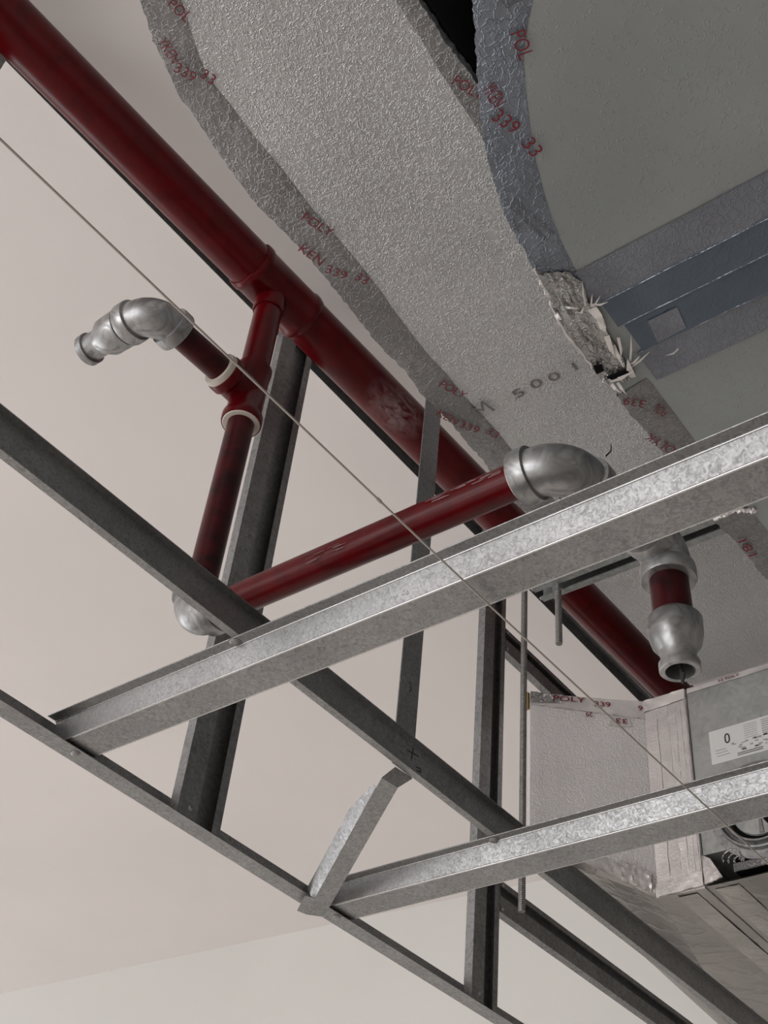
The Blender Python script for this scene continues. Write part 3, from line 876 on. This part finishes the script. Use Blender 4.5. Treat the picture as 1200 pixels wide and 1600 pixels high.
# valve pictogram: dark rounded ring
pts = []
for k in range(25):
    t = 2 * PI * k / 24
    pts.append((FX - 0.0016, 0.5868 - 0.0032 * math.cos(t), 0.9925 + 0.0052 * math.sin(t) + (0.002 if math.sin(t) > 0 else -0.002)))
MB().tube(pts, 0.0010, 6).build('pictogram', 'pencil', lb)
M['pale_ink'] = new_mat('pale_print', (0.42, 0.42, 0.41), 0.6)[0]
random.seed(3)
for z, y0, y1 in ((0.9760, 0.607, 0.590), (0.9715, 0.607, 0.588), (0.9665, 0.605, 0.585)):
    lab_bar(y0, y1, z, z + 0.0011, 'print', 'pale_ink')
for q in range(26):
    y = 0.584 - random.random() * 0.06; z = 0.966 + random.random() * 0.016 - (0.584 - y) * 0.02
    lab_bar(y, y - random.uniform(0.003, 0.007), z, z + random.uniform(0.0012, 0.003), 'print', 'pale_ink')
for q in range(7):
    z = 1.006 - q * 0.0036
    lab_bar(0.560, 0.540, z, z + 0.0007, 'print', 'pale_ink')
    lab_bar(0.533, 0.500, z, z + 0.0016, 'print', 'pale_ink')
for z in (0.9625, 0.9595):
    lab_bar(0.574, 0.535, z, z + 0.0012, 'print', 'grey_ink')
# blower ring
cy, cz = 0.552, 0.868
rg = MB().lathe([(0, 0.072), (0.001, 0.0735), (0.004, 0.0735), (0.005, 0.062), (0.012, 0.0605), (0.013, 0.0585), (0.007, 0.056), (0.006, 0.0535), (0.013, 0.0515), (0.013, 0.049), (0.004, 0.046)], (FX, cy, cz), (-1, 0, 0), 64, (False, False)).build('blower_ring', 'fitting', a, 40)
MB().lathe([(0, 0.0465), (0.002, 0.0465), (0.003, 0.040), (0.0065, 0.040), (0.0065, 0.001)], (FX, cy, cz), (-1, 0, 0), 48, (False, False)).build('blower_disc', 'cabinet', rg, 40)
MB().lathe([(0, 0.0475), (0.0035, 0.0475), (0.0035, 0.0405)], (FX, cy, cz), (-1, 0, 0), 48, (False, False)).build('dark_groove', 'black', rg, 40)
MB().lathe([(0, 0.012), (0.010, 0.012), (0.012, 0.009), (0.012, 0.001)], (FX - 0.005, cy - 0.018, cz - 0.018), (-1, 0, 0), 24, (False, False)).build('hub', 'black', rg, 40)
for k in range(3):
    an = math.radians(200 + 35 * k)
    c = Vector((FX - 0.0072, cy + 0.028 * math.cos(an), cz + 0.028 * math.sin(an)))
    dd = Vector((0, math.cos(an), math.sin(an))); ss = Vector((0, -dd.z, dd.y))
    vs = [c + dd * 0.010 + ss * 0.003, c + dd * 0.010 - ss * 0.003, c - dd * 0.010 - ss * 0.002, c - dd * 0.010 + ss * 0.002]
    vs += [v + Vector((-0.001, 0, 0)) for v in vs]
    MB().add(vs, [(0, 1, 2, 3), (7, 6, 5, 4), (0, 4, 5, 1), (1, 5, 6, 2), (2, 6, 7, 3), (3, 7, 4, 0)]).build('blade', 'steel_dull', rg, 0)
# tape along the top front edge
def plate(pts, th, n, name, mat, parent, wob=0.0, cols=8, rows=8):
    """slightly uneven sheet on four corner points, thickness th along n"""
    p = [Vector(q) for q in pts]; n = Vector(n).normalized(); vs = []; fs = []
    for i in range(rows + 1):
        for k in range(cols + 1):
            e = p[0].lerp(p[1], k / cols); f_ = p[3].lerp(p[2], k / cols)
            vs.append(e.lerp(f_, i / rows) + n * (th + abs(random.gauss(0, wob))))
    nv = len(vs)
    vs += [v - n * (th * 0.9) for v in vs] if wob == 0 else [Vector(v) - n * (th + wob) * 0.9 for v in vs]
    for i in range(rows):
        for k in range(cols):
            q = (i * (cols + 1) + k, i * (cols + 1) + k + 1, (i + 1) * (cols + 1) + k + 1, (i + 1) * (cols + 1) + k)
            fs.append(q); fs.append(tuple(nv + j for j in reversed(q)))
    return MB().add(vs, fs).build(name, mat, parent, 50)
plate([(FX, 0.642, 1.090), (FX, 0.30, 1.090), (FX, 0.30, 1.099), (FX, 0.642, 1.099)], 0.0010, (-1, 0, 0), 'top_tape', 'tape_light', a, 0.0006, 30, 3)
text_mesh('lettering', '33 POLY', (FX, 0.590, 1.0925), (0, -1, 0), (-1, 0, 0), 0.035, 'red_ink', a, 0.0030, 0.004, 0.01)
# foil wrapped underside and its taped front edge
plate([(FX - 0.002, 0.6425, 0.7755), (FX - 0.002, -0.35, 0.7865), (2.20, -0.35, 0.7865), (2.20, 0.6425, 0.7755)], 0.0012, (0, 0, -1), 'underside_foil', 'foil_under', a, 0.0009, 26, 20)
plate([(FX - 0.001, 0.600, 0.785), (FX - 0.001, -0.35, 0.786), (FX - 0.001, -0.35, 0.8), (FX - 0.001, 0.600, 0.797)], 0.0012, (-1, 0, 0), 'edge_tape', 'tape', a, 0.0008, 40, 3)
for y0, y1, xe in ((0.635, 0.600, 1.95), (0.555, 0.515, 1.80), (0.40, 0.36, 2.1)):
    plate([(FX + 0.01, y0, 0.7755 + (0.6425 - y0) * 0.011), (FX + 0.01, y1, 0.7755 + (0.6425 - y1) * 0.011), (xe, y1, 0.7755 + (0.6425 - y1) * 0.011), (xe, y0, 0.7755 + (0.6425 - y0) * 0.011)], 0.0026, (0, 0, -1), 'seam_tape', 'foil_seam', a, 0.0004, 4, 24)
plate([(FX - 0.002, 0.6435, 0.8195), (FX - 0.002, 0.632, 0.812), (FX - 0.002, 0.6165, 0.781), (FX - 0.002, 0.6435, 0.776)], 0.0014, (-1, 0, 0), 'torn_tape', 'tape_light', a, 0.0012, 8, 8)
# loops of loose wrap in the gap
random.seed(21)
for k, (yy, zz, rr_) in enumerate(((0.596, 0.803, 0.010), (0.590, 0.800, 0.007), (0.600, 0.806, 0.013))):
    pts = [Vector((FX - 0.003 - 0.001 * k, yy - rr_ * math.cos(t / 3.0), zz + rr_ * 0.8 * math.sin(t / 3.0))) for t in range(-2, 12)]
    MB().tube(pts, 0.0014, 6).build('loose_wrap', 'crumple', a)

# ================================================================== foil faced plenum box beside the cabinet
a = thing('plenum_box', (1.42, 0.76, 0.77), 'white foil faced board box with taped corners left of the metal cabinet', 'duct box')
K = (1.466, 0.715); P1 = (1.357, 0.857); S0 = (1.466, 0.6445)
ZT = 1.0985
zk, z1_ = 0.7735, 0.851
mb = MB()
# front panels: seam -> kink -> far corner, end face and back
vs = [(S0[0], S0[1], 0.772), (K[0], K[1], zk), (P1[0], P1[1], z1_), (P1[0] + 0.030, P1[1] + 0.023, z1_ - 0.003), (2.20, 0.889, 0.80), (2.20, 0.6445, 0.775)]
n = len(vs)
top = [(p[0], p[1], ZT) for p in vs]
fs = [(i, (i + 1) % n, n + (i + 1) % n, n + i) for i in range(n)]
fs += [tuple(range(n, 2 * n))]
mb.add(vs + top, fs)
bx_ = mb.build('board', 'foil_board', a, 0)
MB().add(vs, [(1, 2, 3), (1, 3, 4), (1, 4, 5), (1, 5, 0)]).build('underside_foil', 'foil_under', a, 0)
nk = Vector((-(P1[1] - K[1]), -(K[0] - P1[0]), 0)).normalized()       # outward normal of the slanted face
def sl(t, z): return (K[0] + (P1[0] - K[0]) * t, K[1] + (P1[1] - K[1]) * t, z)
plate([sl(0.0, ZT), sl(1.0, ZT), sl(1.0, 1.078), sl(0.0, 1.066)], 0.0010, nk, 'top_tape', 'tape_light', a, 0.0008, 34, 5)
plate([sl(0.72, ZT + 0.001), sl(1.0, ZT + 0.003), sl(1.0, 1.081), sl(0.72, 1.084)], 0.0016, nk, 'crumpled_corner', 'crumple', a, 0.0016, 16, 6)
plate([sl(0.28, 1.067), sl(0.14, 1.066), sl(0.12, 1.050), sl(0.32, 1.049)], 0.0012, nk, 'tape_patch', 'tape_light', a, 0.0003, 6, 4)
plate([(K[0], 0.738, ZT), (K[0], 0.645, ZT), (K[0], 0.645, 1.080), (K[0], 0.716, 1.078)], 0.0022, (-1, 0, 0), 'top_tape', 'tape_light', a, 0.0010, 14, 4)
plate([(K[0], 0.676, 1.078), (K[0], 0.6450, 1.078), (K[0], 0.6450, 0.775), (K[0], 0.676, 0.775)], 0.0016, (-1, 0, 0), 'seam_tape', 'tape_light', a, 0.0009, 8, 40)
plate([(K[0], 0.714, 1.076), (K[0], 0.676, 1.076), (K[0], 0.676, 0.776), (K[0], 0.714, 0.776)], 0.0010, (-1, 0, 0), 'seam_tape', 'tape_light', a, 0.0004, 6, 30)
# upright folds in the seam tape
random.seed(9)
for yy, za, zb, rr_ in ((0.6475, 0.780, 1.088, 0.0014), (0.6545, 0.79, 1.075, 0.0010), (0.6640, 0.80, 1.066, 0.0012), (0.6760, 0.776, 1.076, 0.0008), (0.694, 0.80, 1.06, 0.0007)):
    pts = [(K[0] - 0.0022, yy + random.gauss(0, 0.0004), za + (zb - za) * i / 16) for i in range(17)]
    MB().tube(pts, [rr_ * random.uniform(0.5, 1.1) for _ in pts], 6).build('tape_fold', 'tape_light', a)
# crumpled bottom edge
plate([sl(0.02, zk + 0.020), sl(0.62, 0.845), sl(0.62, 0.822), sl(0.02, zk - 0.001)], 0.0012, nk, 'bottom_tape', 'tape_light', a, 0.0012, 24, 5)
plate([sl(0.05, zk + 0.034), sl(0.28, zk + 0.050), sl(0.28, zk + 0.020), sl(0.05, zk + 0.004)], 0.0034, nk, 'crumpled_corner', 'tape_light', a, 0.0017, 14, 8)
plate([(K[0] - 0.001, 0.716, 0.792), (K[0] - 0.001, 0.6445, 0.795), (K[0] - 0.001, 0.6445, 0.7745), (K[0] - 0.001, 0.716, 0.772)], 0.002, (-1, 0, 0), 'bottom_tape', 'tape_light', a, 0.0012, 16, 4)
plate([(1.475, 0.690, 0.7735), (1.475, 0.660, 0.7735), (2.1, 0.660, 0.776), (2.1, 0.690, 0.776)], 0.0020, (0, 0, -1), 'underside_tape', 'foil_seam', a, 0.0004, 3, 20)
for body, t0, t1, z, up in (('POLY', 0.80, 0.52, 1.087, 1), ('339', 0.44, 0.30, 1.082, 1), ('9', 0.06, 0.02, 1.080, 1), ('33', 0.16, 0.26, 1.062, -1), ('29', 0.46, 0.52, 1.070, -1)):
    p, q = Vector(sl(t0, z)), Vector(sl(t1, z))
    text_mesh('lettering', body, p, q - p, nk, (q - p).length, 'red_ink', a, 0.0040, 0.009, 0.01)
MB().box((1.352, 0.8585, 1.070), (1.358, 0.868, 1.100)).build('fibre_edge', 'fibre', a, 0)
